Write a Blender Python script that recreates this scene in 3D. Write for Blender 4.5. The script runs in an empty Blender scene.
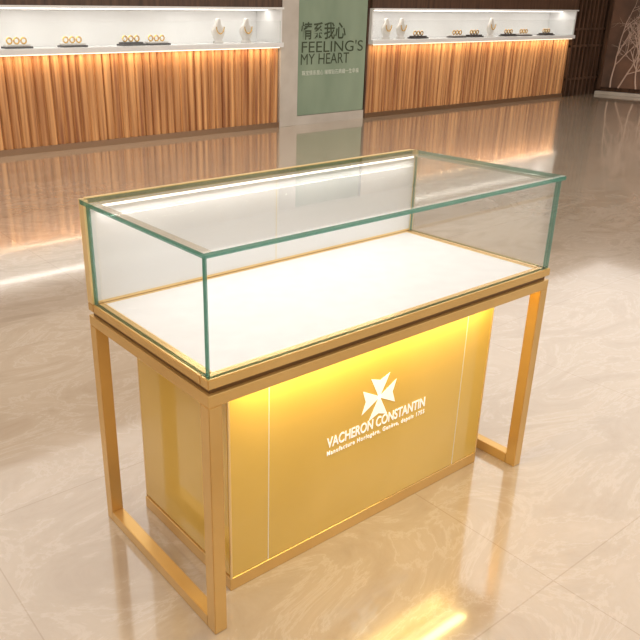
import bpy, bmesh, math, random
from mathutils import Vector, Euler
random.seed(3)
S=bpy.context.scene
S.view_settings.view_transform='Standard'
S.view_settings.look='None'
S.view_settings.exposure=0
col=bpy.context.collection

# ---------------- materials ----------------
def mat(name,color=(1,1,1),rough=.5,metal=0,emis=None,es=0,ior=1.5,coat=0,alpha=1):
    m=bpy.data.materials.new(name); m.use_nodes=True
    b=m.node_tree.nodes['Principled BSDF']
    b.inputs['Base Color'].default_value=(*color,1); b.inputs['Roughness'].default_value=rough
    b.inputs['Metallic'].default_value=metal; b.inputs['IOR'].default_value=ior
    b.inputs['Coat Weight'].default_value=coat
    b.inputs['Alpha'].default_value=alpha
    if emis: b.inputs['Emission Color'].default_value=(*emis,1); b.inputs['Emission Strength'].default_value=es
    return m
def N(m,t,**k):
    n=m.node_tree.nodes.new(t)
    for a,v in k.items(): setattr(n,a,v)
    return n
def L(m,a,b): m.node_tree.links.new(a,b)
def noise_tint(m,c1,c2,scale=(1,1,1),ns=4,detail=4,p=(.35,.65)):
    b=m.node_tree.nodes['Principled BSDF']
    tc=N(m,'ShaderNodeTexCoord'); mp=N(m,'ShaderNodeMapping'); mp.inputs['Scale'].default_value=scale
    nz=N(m,'ShaderNodeTexNoise'); nz.inputs['Scale'].default_value=ns; nz.inputs['Detail'].default_value=detail
    cr=N(m,'ShaderNodeValToRGB'); cr.color_ramp.elements[0].color=(*c1,1); cr.color_ramp.elements[1].color=(*c2,1)
    cr.color_ramp.elements[0].position=p[0]; cr.color_ramp.elements[1].position=p[1]
    L(m,tc.outputs['Object'],mp.inputs[0]); L(m,mp.outputs[0],nz.inputs['Vector']); L(m,nz.outputs[0],cr.inputs[0])
    L(m,cr.outputs[0],b.inputs['Base Color']); return cr

gold=mat('gold_metal',(.6,.38,.14),.24,.55); noise_tint(gold,(.67,.42,.14),(.75,.49,.18),ns=3)
gold_hi=mat('gold_trim',(.85,.62,.32),.28,.5); noise_tint(gold_hi,(.82,.6,.28),(.9,.68,.34),ns=3)
groove=mat('bronze_groove',(.16,.085,.03),.4,.6)
panel=mat('gold_lacquer',(.62,.42,.12),.1,.0,coat=.3); noise_tint(panel,(.70,.45,.09),(.77,.51,.12),ns=2)
white_deck=mat('white_leather',(.86,.83,.80),.45); noise_tint(white_deck,(.79,.79,.81),(.83,.83,.85),ns=20)
white_lq=mat('white_lacquer',(.88,.87,.85),.3); noise_tint(white_lq,(.82,.82,.82),(.86,.86,.86),ns=3)
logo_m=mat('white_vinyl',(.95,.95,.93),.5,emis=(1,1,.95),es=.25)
seam_m=mat('pale_seam',(.85,.78,.6),.4)
led_w=mat('led_white',(1,1,1),.5,emis=(1,.95,.86),es=2.5)
led_y=mat('led_warm',(1,1,1),.5,emis=(1,.80,.35),es=3)
led_u=mat('led_under',(1,1,1),emis=(1,.8,.55),es=2.2)
led_s=mat('led_soffit',(1,1,1),emis=(1,.93,.82),es=3)

def glass(name,tint,scale=.75,base=.045):
    m=bpy.data.materials.new(name); m.use_nodes=True; nt=m.node_tree; nt.nodes.clear()
    o=N(m,'ShaderNodeOutputMaterial'); mx=N(m,'ShaderNodeMixShader'); t=N(m,'ShaderNodeBsdfTransparent'); g=N(m,'ShaderNodeBsdfGlossy')
    t.inputs[0].default_value=(*tint,1); g.inputs['Roughness'].default_value=.02; g.inputs['Color'].default_value=(.95,.97,.95,1)
    f=N(m,'ShaderNodeLayerWeight'); f.inputs[0].default_value=.5
    pw=N(m,'ShaderNodeMath',operation='POWER'); pw.inputs[1].default_value=5
    ml=N(m,'ShaderNodeMath',operation='MULTIPLY_ADD'); ml.inputs[1].default_value=scale; ml.inputs[2].default_value=base
    L(m,f.outputs['Facing'],pw.inputs[0]); L(m,pw.outputs[0],ml.inputs[0]); L(m,ml.outputs[0],mx.inputs[0])
    L(m,t.outputs[0],mx.inputs[1]); L(m,g.outputs[0],mx.inputs[2]); L(m,mx.outputs[0],o.inputs[0]); return m
gl=glass('clear_glass',(.99,.995,.993))
def edgeglass(name,c,tmix=.35,es=.1,tt=(.6,.88,.78)):
    m=bpy.data.materials.new(name); m.use_nodes=True; nt=m.node_tree; nt.nodes.clear()
    o=N(m,'ShaderNodeOutputMaterial'); mx=N(m,'ShaderNodeMixShader'); t=N(m,'ShaderNodeBsdfTransparent')
    p=N(m,'ShaderNodeBsdfPrincipled'); p.inputs['Base Color'].default_value=(*c,1); p.inputs['Roughness'].default_value=.1
    p.inputs['Emission Color'].default_value=(*c,1); p.inputs['Emission Strength'].default_value=es
    t.inputs[0].default_value=(*tt,1); mx.inputs[0].default_value=1-tmix
    L(m,t.outputs[0],mx.inputs[1]); L(m,p.outputs[0],mx.inputs[2]); L(m,mx.outputs[0],o.inputs[0]); return m
gedge=edgeglass('glass_edge_green',(.045,.19,.14),.3,.1)
gband=edgeglass('edge_reflection_band',(.66,.57,.47),.35,0,(1,1,1))  # reflected edges of the top glass, put into a beige colour
gedge2=edgeglass('glass_edge_pale',(.6,.65,.6),.3)

# floor
fl=mat('marble_floor',(.7,.6,.5),.14,ior=1.8,coat=.8)
b=fl.node_tree.nodes['Principled BSDF']
b.inputs['Coat IOR'].default_value=1.8; b.inputs['Coat Roughness'].default_value=.06
tc=N(fl,'ShaderNodeTexCoord')
mp=N(fl,'ShaderNodeMapping'); mp.inputs['Scale'].default_value=(1,1.8,1); mp.inputs['Rotation'].default_value=(0,0,.5)
nz=N(fl,'ShaderNodeTexNoise'); nz.inputs['Scale'].default_value=1.6; nz.inputs['Detail'].default_value=10; nz.inputs['Distortion'].default_value=2.0; nz.inputs['Roughness'].default_value=.68
cr=N(fl,'ShaderNodeValToRGB'); e=cr.color_ramp.elements
e[0].position=.3; e[0].color=(.40,.305,.22,1); e[1].position=.7; e[1].color=(.53,.43,.335,1)
x=e.new(.49); x.color=(.475,.38,.285,1); x=e.new(.515); x.color=(.54,.445,.355,1); x=e.new(.54); x.color=(.475,.38,.285,1)
L(fl,tc.outputs['Object'],mp.inputs[0]); L(fl,mp.outputs[0],nz.inputs['Vector']); L(fl,nz.outputs[0],cr.inputs[0])
br=N(fl,'ShaderNodeTexBrick'); br.offset=0; br.inputs['Scale'].default_value=1; br.inputs['Mortar Size'].default_value=.002
br.inputs['Brick Width'].default_value=1.2; br.inputs['Row Height'].default_value=1.2; br.inputs['Mortar Smooth'].default_value=.1
br.inputs['Color1'].default_value=(1,1,1,1); br.inputs['Color2'].default_value=(.96,.96,.96,1); br.inputs['Mortar'].default_value=(.8,.76,.72,1)
mp2=N(fl,'ShaderNodeMapping'); mp2.inputs['Location'].default_value=(.35,.4,0)
L(fl,tc.outputs['Object'],mp2.inputs[0]); L(fl,mp2.outputs[0],br.inputs['Vector'])
mm=N(fl,'ShaderNodeMix',data_type='RGBA',blend_type='MULTIPLY'); mm.inputs[0].default_value=1
L(fl,cr.outputs[0],mm.inputs[6]); L(fl,br.outputs[0],mm.inputs[7]); L(fl,mm.outputs[2],b.inputs['Base Color'])

# wood
wood=mat('slat_wood',(.5,.25,.1),.35); noise_tint(wood,(.28,.10,.036),(.80,.43,.18),scale=(12,12,.3),ns=1.6,detail=5,p=(.34,.66))
dwood=mat('dark_wood',(.08,.04,.025),.4); noise_tint(dwood,(.055,.028,.016),(.12,.062,.036),scale=(6,6,.6),ns=3)
bronze=mat('bronze_skirting',(.32,.2,.12),.3,.7)
wallp=mat('wall_paint',(.75,.68,.58),.8); noise_tint(wallp,(.73,.66,.56),(.78,.71,.61),ns=2)
ceilm=mat('ceiling_paint',(.85,.82,.77),.8); noise_tint(ceilm,(.84,.81,.76),(.87,.84,.79),ns=2)
pill=mat('stone_pillar',(.62,.57,.51),.4); noise_tint(pill,(.52,.47,.41),(.60,.55,.49),ns=3)
green=mat('green_sign_glass',(.33,.45,.34),.15); noise_tint(green,(.25,.33,.24),(.35,.43,.32),scale=(1,1,.4),ns=1.2)
txt=mat('sign_lettering',(.05,.07,.035),.5)
txt2=mat('sign_small_lettering',(.75,.8,.7),.5)
jgold=mat('jewel_gold',(.8,.5,.12),.25,.9)
dark=mat('dark_velvet',(.06,.05,.05),.8); cream=mat('cream_velvet',(.72,.68,.64),.7)
artm=mat('art_panel_taupe',(.17,.12,.095),.5); noise_tint(artm,(.10,.065,.05),(.24,.13,.085),ns=1.5)
branch_m=mat('art_branch_white',(.62,.45,.36),.5)

# ---------------- helpers ----------------
def empty(name,loc=(0,0,0)):
    o=bpy.data.objects.new(name,None); col.objects.link(o); o.location=loc; o.empty_display_size=.1; return o
def obj(name,me,m=None,par=None):
    o=bpy.data.objects.new(name,me); col.objects.link(o)
    if m: me.materials.append(m)
    if par: o.parent=par
    return o
def boxbm(bm,lo,hi):
    r=bmesh.ops.create_cube(bm,size=1)
    for v in r['verts']:
        v.co=Vector([(lo[i]+hi[i])/2+v.co[i]*(hi[i]-lo[i]) for i in range(3)])
    return r['verts']
def box(name,lo,hi,m,par=None,bev=0):
    me=bpy.data.meshes.new(name); bm=bmesh.new(); boxbm(bm,lo,hi)
    if bev: bmesh.ops.bevel(bm,geom=bm.edges[:],offset=bev,segments=2,affect='EDGES',profile=.5)
    bm.to_mesh(me); bm.free(); return obj(name,me,m,par)
def boxes(name,lst,m,par=None,bev=0):
    me=bpy.data.meshes.new(name); bm=bmesh.new()
    for lo,hi in lst:
        b2=bmesh.new(); boxbm(b2,lo,hi)
        if bev: bmesh.ops.bevel(b2,geom=b2.edges[:],offset=bev,segments=2,affect='EDGES')
        t=bpy.data.meshes.new('t'); b2.to_mesh(t); b2.free(); bm.from_mesh(t); bpy.data.meshes.remove(t)
    bm.to_mesh(me); bm.free(); return obj(name,me,m,par)
def glasspane(name,lo,hi,par,axis,em):
    o=box(name,lo,hi,gl,par); o.data.materials.append(em)
    for p in o.data.polygons:
        if abs(p.normal[axis])<.5: p.material_index=1
    return o
def text(name,body,loc,rot,size,m,par=None,width=None,ext=.0005,bold=0,sp=1):
    c=bpy.data.curves.new(name,'FONT'); c.body=body; c.size=size; c.align_x='CENTER'; c.align_y='CENTER'; c.extrude=ext; c.offset=bold; c.space_character=sp
    o=bpy.data.objects.new(name,c); col.objects.link(o); c.materials.append(m)
    bpy.context.view_layer.update()
    if width:
        w=o.dimensions.x
        if w>0: o.scale=(width/w,1,1)
    o.location=loc; o.rotation_euler=rot
    if par: o.parent=par
    return o

# ---------------- display counter ----------------
W,D,H,G=1.272,.597,.7136,1.0
C=empty('glass_display_counter')
def ring(name,z0,z1,ins,wd,m,bev=.002):
    a=ins
    return boxes(name,[((a,a,z0),(W-a,a+wd,z1)),((a,D-a-wd,z0),(W-a,D-a,z1)),((a,a+wd,z0),(a+wd,D-a-wd,z1)),((W-a-wd,a+wd,z0),(W-a,D-a-wd,z1))],m,C,bev)
ZB=.646
ring('top_rim_upper',.690,H,0,.032,gold)
box('rim_groove',(.010,.010,.674),(W-.010,D-.010,.690),groove,C)
box('top_rim_lower',(0,0,ZB),(W,D,.676),gold,C,.002)
box('deck_base',(.032,.032,.6885),(W-.032,D-.032,.7095),white_deck,C)
ring('deck_inner_trim',.7095,.7125,.032,.003,gold_hi,0)
# legs U frames
s=.036
for nm,x0 in (('left',0),('right',W-s)):
    boxes('leg_frame_'+nm,[((x0,0,0),(x0+s,s,ZB)),((x0,D-s,0),(x0+s,D,ZB)),((x0,s-.001,0),(x0+s,D-s+.001,s))],gold,C,.0015)
# cabinet
cx0,cx1,cy0,cy1=.122,1.152,.105,.565
box('cabinet_body',(cx0+.004,cy0+.004,.035),(cx1-.004,cy1-.004,ZB),panel,C,.001)
box('cabinet_plinth',(cx0-.004,cy0-.004,0),(cx1+.004,cy1+.004,.040),gold,C,.002)
s1,s2=.247,1.028
for nm,a,bb in (('left',cx0,s1-.0015),('center',s1+.0015,s2-.0015),('right',s2+.0015,cx1)):
    box('front_panel_'+nm,(a,cy0-.002,.041),(bb,cy0+.005,ZB),panel,C,.001)
boxes('front_seams',[((s1-.0015,cy0-.0022,.041),(s1+.0015,cy0+.004,ZB)),((s2-.0015,cy0-.0022,.041),(s2+.0015,cy0+.004,ZB))],seam_m,C)
boxes('cabinet_edge_trim',[((cx0-.002,cy0-.004,.04),(cx0+.003,cy0+.001,ZB)),((cx1-.003,cy0-.004,.04),(cx1+.002,cy0+.001,ZB)),((cx0-.002,cy1-.005,.04),(cx0+.003,cy1,ZB))],gold_hi,C)
box('side_panel',(cx0-.002,cy0+.004,.05),(cx0+.004,cy1-.005,ZB-.004),panel,C,.001)
# led under top
box('under_top_led_strip',(cx0+.01,cy0-.012,ZB-.005),(cx1-.01,cy0-.004,ZB-.0005),led_y,C)
# logo cross
def cross():
    me=bpy.data.meshes.new('emblem_cross'); bm=bmesh.new(); R_=.068
    for k in range(4):
        a=k*math.pi/2
        pts=[(0.004,-.004),(R_,-.038),(R_*.80,0),(R_,.038),(0.004,.004)]
        vs=[]
        for (r,t) in pts:
            xx=r*math.cos(a)-t*math.sin(a); zz=r*math.sin(a)+t*math.cos(a)
            vs.append(bm.verts.new((xx,0,zz)))
        bm.faces.new([vs[0],vs[1],vs[2]]); bm.faces.new([vs[0],vs[2],vs[4]]); bm.faces.new([vs[4],vs[2],vs[3]])
    r=bmesh.ops.create_circle(bm,cap_ends=True,segments=12,radius=.008); 
    for v in r['verts']: v.co=Vector((v.co.x,0,v.co.y))
    bmesh.ops.solidify(bm,geom=bm.faces[:],thickness=.001)
    bm.to_mesh(me); bm.free(); o=obj('emblem_cross',me,logo_m,C); o.location=(.650,cy0-.0032,.421); return o
cross()
rx=(math.pi/2,0,0)
text('lettering_title','VACHERON CONSTANTIN',(.655,cy0-.0028,.336),rx,.046,logo_m,C,.405,bold=.0008)
text('lettering_subtitle','Manufacture Horlogère, Genève, depuis 1755',(.655,cy0-.0028,.303),rx,.020,logo_m,C,.405,bold=.0004,sp=1.25)
# glass case
i=.006; t=.011
glasspane('glass_front',(i,i,H),(W-i,i+t,G-.0125),C,1,gedge)
glasspane('glass_left',(i,i+t+.0005,H),(i+t,D-.032,G-.0125),C,0,gedge)
glasspane('glass_right',(W-i-t,i+t+.0005,H),(W-i,D-.032,G-.0125),C,0,gedge)
glasspane('glass_top',(-.002,-.002,G-.0120),(W+.002,D-.012,G),C,2,gedge)
bw=.028; zb0,zb1=G-.0127,G-.0121
boxes('glass_top_edge_reflection',[((.014,.014,zb0),(.014+bw,D-.03,zb1)),((W-.014-bw,.014,zb0),(W-.014,D-.03,zb1)),((.014+bw,D-.03-bw*.6,zb0),(W-.014-bw,D-.03,zb1)),((.014+bw,.014,zb0),(W-.014-bw,.014+bw*.6,zb1))],gband,C)  # beige strips stand in for edge reflections in the top pane
# back door panel
yb=D-.030
box('back_panel_core',(.012,yb+.004,H),(W-.012,D-.003,G-.014),white_lq,C)
boxes('back_panel_frame',[((0,yb,H),(.014,D,G)),((W-.014,yb,H),(W,D,G)),((.014,D-.012,G-.014),(W-.014,D,G+.002)),((.014,yb,H),(W-.014,D,H+.006)),((.014,yb,G-.024),(W-.014,yb+.006,G-.0128))],gold_hi,C,.001)
boxes('back_door_seam',[((W/2-.0015,yb+.003,H+.006),(W/2+.0015,yb+.005,G-.024))],seam_m,C)
box('case_led_strip',(.03,yb-.006,G-.022),(W-.03,yb-.001,G-.015),led_w,C)

# ---------------- room ----------------
YW=7.12; XR=14.05; XL=-5; YF=-5; HC=3.2
box('floor',(XL,YF,-.1),(XR+.1,YW+.7,0),fl)
box('ceiling',(XL,YF,HC),(XR+.1,YW+.7,HC+.1),ceilm)
box('wall_back',(XL,YW+.6,0),(XR+.1,YW+.7,HC),wallp)
box('wall_right',(XR,YF,0),(XR+.1,YW+.6,HC),dwood)
box('wall_left',(XL-.1,YF,0),(XL,YW+.7,HC),wallp)

def slats(name,x0,x1,par):
    me=bpy.data.meshes.new(name); bm=bmesh.new()
    pitch=.105; n=int(round((x1-x0)/pitch)); pitch=(x1-x0)/n
    prof=[]
    for k in range(n):
        a=x0+k*pitch
        prof.append((a,YW+.03)); 
        w=pitch*.88
        for j in range(9):
            th=math.pi*j/8
            prof.append((a+pitch*.06+w*(1-math.cos(th))/2, YW+.027-.030*math.sin(th)**.8 if 0<j<8 else YW+.027))
        prof.append((a+pitch*.999,YW+.03))
    lo=[bm.verts.new((p[0],p[1],.07)) for p in prof]; hi=[bm.verts.new((p[0],p[1],1.06)) for p in prof]
    for k in range(len(prof)-1): 
        f=bm.faces.new([lo[k],lo[k+1],hi[k+1],hi[k]]); f.smooth=True
    bm.to_mesh(me); bm.free(); return obj(name,me,wood,par)
ZT=1.53
def wallcase(x0,x1):
    P=empty('wall_display_case')
    slats('slat_front',x0,x1,P)
    box('carcass',(x0,YW+.035,0),(x1,YW+.59,1.06),dwood,P)
    box('skirting',(x0,YW-.01,0),(x1,YW+.034,.07),bronze,P)
    box('counter_slab',(x0,YW-.10,1.061),(x1,YW+.59,1.12),white_lq,P,.003)
    box('case_back',(x0,YW+.48,1.121),(x1,YW+.55,ZT),white_lq,P)
    boxes('case_ends',[((x0,YW-.06,1.121),(x0+.03,YW+.48,ZT)),((x1-.03,YW-.06,1.121),(x1,YW+.48,ZT))],white_lq,P)
    box('case_soffit',(x0,YW-.1,ZT+.001),(x1,YW+.59,ZT+.025),white_lq,P)
    glasspane('case_glass',(x0+.031,YW-.06,1.121),(x1-.031,YW-.05,1.39),P,1,gedge2)
    box('upper_fascia',(x0,YW-.06,ZT+.026),(x1,YW+.59,1.95),dwood,P)
    box('unseen_pale_bulkhead',(x0,YW-.02,1.951),(x1,YW+.59,HC-.001),wallp,P)  # unseen pale wall, added above the fascia to brighten the floor reflection
    box('under_slab_led',(x0+.05,YW-.075,1.052),(x1-.05,YW-.055,1.0605),led_u,P)
    box('soffit_led',(x0+.05,YW+.2,ZT-.008),(x1-.05,YW+.26,ZT),led_s,P)
    return P
wallcase(-4.95,5.86); wallcase(7.54,12.88)
# pillar and sign
box('stone_pillar',(5.865,YW-.02,0),(6.16,YW+.59,HC-.001),pill,None,.004)
SG=empty('green_sign_panel')
box('sign_board',(6.19,YW-.0,.13),(7.50,YW+.05,HC-.001),green,SG,.003)
boxes('sign_frame',[((6.165,YW-.01,0),(6.188,YW+.06,HC-.001)),((6.188,YW-.01,0),(7.505,YW+.06,.125))],pill,SG)
boxes('sign_side_post',[((7.505,YW-.01,0),(7.537,YW+.06,HC-.001))],dwood,SG)
ty=YW-.003
text('sign_title_cn','情系我心',(6.66,ty,1.24),rx,.24,txt,SG,.84,bold=.004)
text('sign_title_en',"FEELING'S",(6.84,ty,1.04),rx,.21,txt,SG,1.18,bold=0)
text('sign_title_en2','MY HEART',(6.70,ty,.88),rx,.21,txt,SG,.92,bold=0)
text('sign_caption','珠宝情系我心 璀璨钻石典藏一生幸福',(6.82,ty,.70),rx,.07,txt2,SG,1.1)
# dark lattice column
LC=empty('dark_wood_lattice_screen')
box('backing',(12.885,YW+.02,0),(XR-.001,YW+.59,HC-.001),dwood,LC)
lst=[]
for k in range(9):
    xx=12.9+k*.14; lst.append(((xx,YW-.04,0),(min(xx+.05,XR-.012),YW+.019,HC-.002)))
boxes('bars',lst[:-1],dwood,LC,.003)
boxes('rails',[((12.9,YW-.03,z),(XR-.01,YW+.018,z+.04)) for z in (.3,.9,1.2,1.8,2.4)],dwood,LC)
# art panel on right wall
A=empty('tree_art_panel')
box('panel_board',(XR-.05,4.2,.14),(XR-.002,6.98,HC-.3),artm,A)
boxes('panel_frame',[((XR-.08,6.98,.10),(XR-.002,7.05,HC-.2)),((XR-.08,4.12,.10),(XR-.002,4.2,HC-.2)),((XR-.08,4.2,HC-.3),(XR-.002,6.98,HC-.2))],dwood,A)
box('panel_sill',(XR-.12,4.12,.0),(XR-.002,7.05,.06),pill,A,.004)
def tree(y,z0,h):
    c=bpy.data.curves.new('tree_branches','CURVE'); c.dimensions='3D'; c.bevel_depth=1; c.bevel_resolution=1
    def br(p,ang,ln,r,d):
        sp=c.splines.new('POLY'); n=5; pts=[p]; a=ang
        for k in range(n):
            a+=random.uniform(-.2,.2); q=pts[-1]; pts.append((min(6.95,q[0]+math.sin(a)*ln/n),q[1]+math.cos(a)*ln/n))
        sp.points.add(n)
        for k,q in enumerate(pts):
            sp.points[k].co=(XR-.055,q[0],q[1],1); sp.points[k].radius=r*(1-.4*k/n)
        if d>0:
            for k in range(3):
                br(pts[random.choice([2,3,4,5])],a+random.choice([-1,1])*random.uniform(.3,.9),ln*.68,r*.6,d-1)
    for s_ in (-.35,.2): br((y+s_*.3,z0),s_,h*.4,.017,4)
    o=bpy.data.objects.new('tree_branches',c); col.objects.link(o); c.materials.append(branch_m); o.parent=A
tree(6.72,.14,1.8); tree(6.2,.14,1.5); tree(5.3,.14,1.7)

# jewellery
def tray(x,y,kind=0):
    P=empty('jewellery_tray',(x,y,1.1205)); 
    box('tray_base',(-.15,-.09,0),(.15,.09,.02),dark,P,.004)
    box('tray_pad',(-.13,-.07,.0205),(.13,.07,.04),dark if kind else cream,P,.004)
    for j in range(3):
        me=bpy.data.meshes.new('ring'); bm=bmesh.new()
        R1,r1=.030,.009; vs=[[bm.verts.new(((R1+r1*math.cos(q))*math.cos(p),r1*math.sin(q),(R1+r1*math.cos(q))*math.sin(p))) for q in [k*math.tau/6 for k in range(6)]] for p in [k*math.tau/16 for k in range(16)]]
        for a in range(16):
            for c_ in range(6): bm.faces.new([vs[a][c_],vs[(a+1)%16][c_],vs[(a+1)%16][(c_+1)%6],vs[a][(c_+1)%6]])
        bm.to_mesh(me); bm.free(); o=obj('ring_%d'%(j+1),me,jgold,P); o.location=(-.08+j*.08,0,.078)
def bust(x,y,h=.30):
    P=empty('necklace_bust',(x,y,1.1205))
    me=bpy.data.meshes.new('bust_form'); bm=bmesh.new()
    prof=[(0,.075,.055),(.02,.075,.055),(.03,.05,.035),(.06,.08,.04),(.11,.105,.045),(.15,.095,.042),(.18,.05,.035),(.24,.035,.03),(.25,.02,.02)]
    rings=[]
    for z,a,b_ in prof:
        rings.append([bm.verts.new((a*math.cos(q),b_*math.sin(q),z*h/.25)) for q in [k*math.tau/16 for k in range(16)]])
    for i_ in range(len(rings)-1):
        for k in range(16):
            f=bm.faces.new([rings[i_][k],rings[i_][(k+1)%16],rings[i_+1][(k+1)%16],rings[i_+1][k]]); f.smooth=True
    bm.faces.new(rings[-1]); bm.faces.new(rings[0][::-1]); bm.to_mesh(me); bm.free(); obj('bust_form',me,cream,P)
    c=bpy.data.curves.new('necklace','CURVE'); c.dimensions='3D'; c.bevel_depth=.007
    sp=c.splines.new('POLY'); sp.points.add(12)
    for k in range(13):
        a=math.pi*k/12; sp.points[k].co=(-.06*math.cos(a),-.055,.20-.085*math.sin(a),1)
    o=bpy.data.objects.new('necklace',c); col.objects.link(o); c.materials.append(jgold); o.parent=P
for x_,k in ((2.3,0),(2.95,0),(3.7,1),(4.05,0),(8.8,1),(9.75,0),(10.2,1),(11.15,1),(11.6,0),(12.3,1),(1.2,1)): tray(x_,YW+.15,k)
for x_ in (5.0,5.45,8.12,8.45,10.7): bust(x_,YW+.2)

# ---------------- lights ----------------
def area(name,loc,size,e,c=(1,.95,.88),rot=(0,0,0),sy=None):
    l=bpy.data.lights.new(name,'AREA'); l.energy=e; l.color=c; l.size=size
    if sy: l.shape='RECTANGLE'; l.size_y=sy
    o=bpy.data.objects.new(name,l); col.objects.link(o); o.location=loc; o.rotation_euler=rot; return o
for x_ in (-2,2.4,6.8,11.2):
    for y_ in (-2,1.2,4.4):
        area('ceiling_light',(x_,y_,HC-.02),4.4,47,c=(1,.96,.905),sy=3.2)
# counter accents
area('case_led',(W/2,yb-.01,G-.024),W-.08,1.0,(1,.95,.88),(math.radians(-35),0,0),.012)
area('under_top_led',(W/2+.0,cy0-.045,ZB-.004),cx1-cx0-.04,4.4,(1,.80,.30),(math.radians(25),0,0),.07)
for a_,b_ in ((-2,5.8),(7.6,12.8)):
    area('slat_wash_light',((a_+b_)/2,YW-.07,1.045),b_-a_,10*(b_-a_)/5,(1,.76,.5),(math.radians(10),0,0),.02)
    area('case_soffit_light',((a_+b_)/2,YW+.2,ZT-.012),b_-a_,5.5*(b_-a_)/5,(1,.95,.88),(0,0,0),.1)
w=bpy.data.worlds.new('World'); S.world=w; w.use_nodes=True
w.node_tree.nodes['Background'].inputs[0].default_value=(1,.95,.89,1); w.node_tree.nodes['Background'].inputs[1].default_value=.85

# ---------------- camera ----------------
cam=bpy.data.cameras.new('camera'); co=bpy.data.objects.new('camera',cam); col.objects.link(co)
co.location=(-.7566,-1.1833,1.4339); co.rotation_euler=Euler((1.1794,.0009,-.6453),'XYZ')
cam.sensor_width=36; cam.lens=733.45/640*36; cam.shift_x=(320-257.66)/640; cam.clip_end=100
S.camera=co
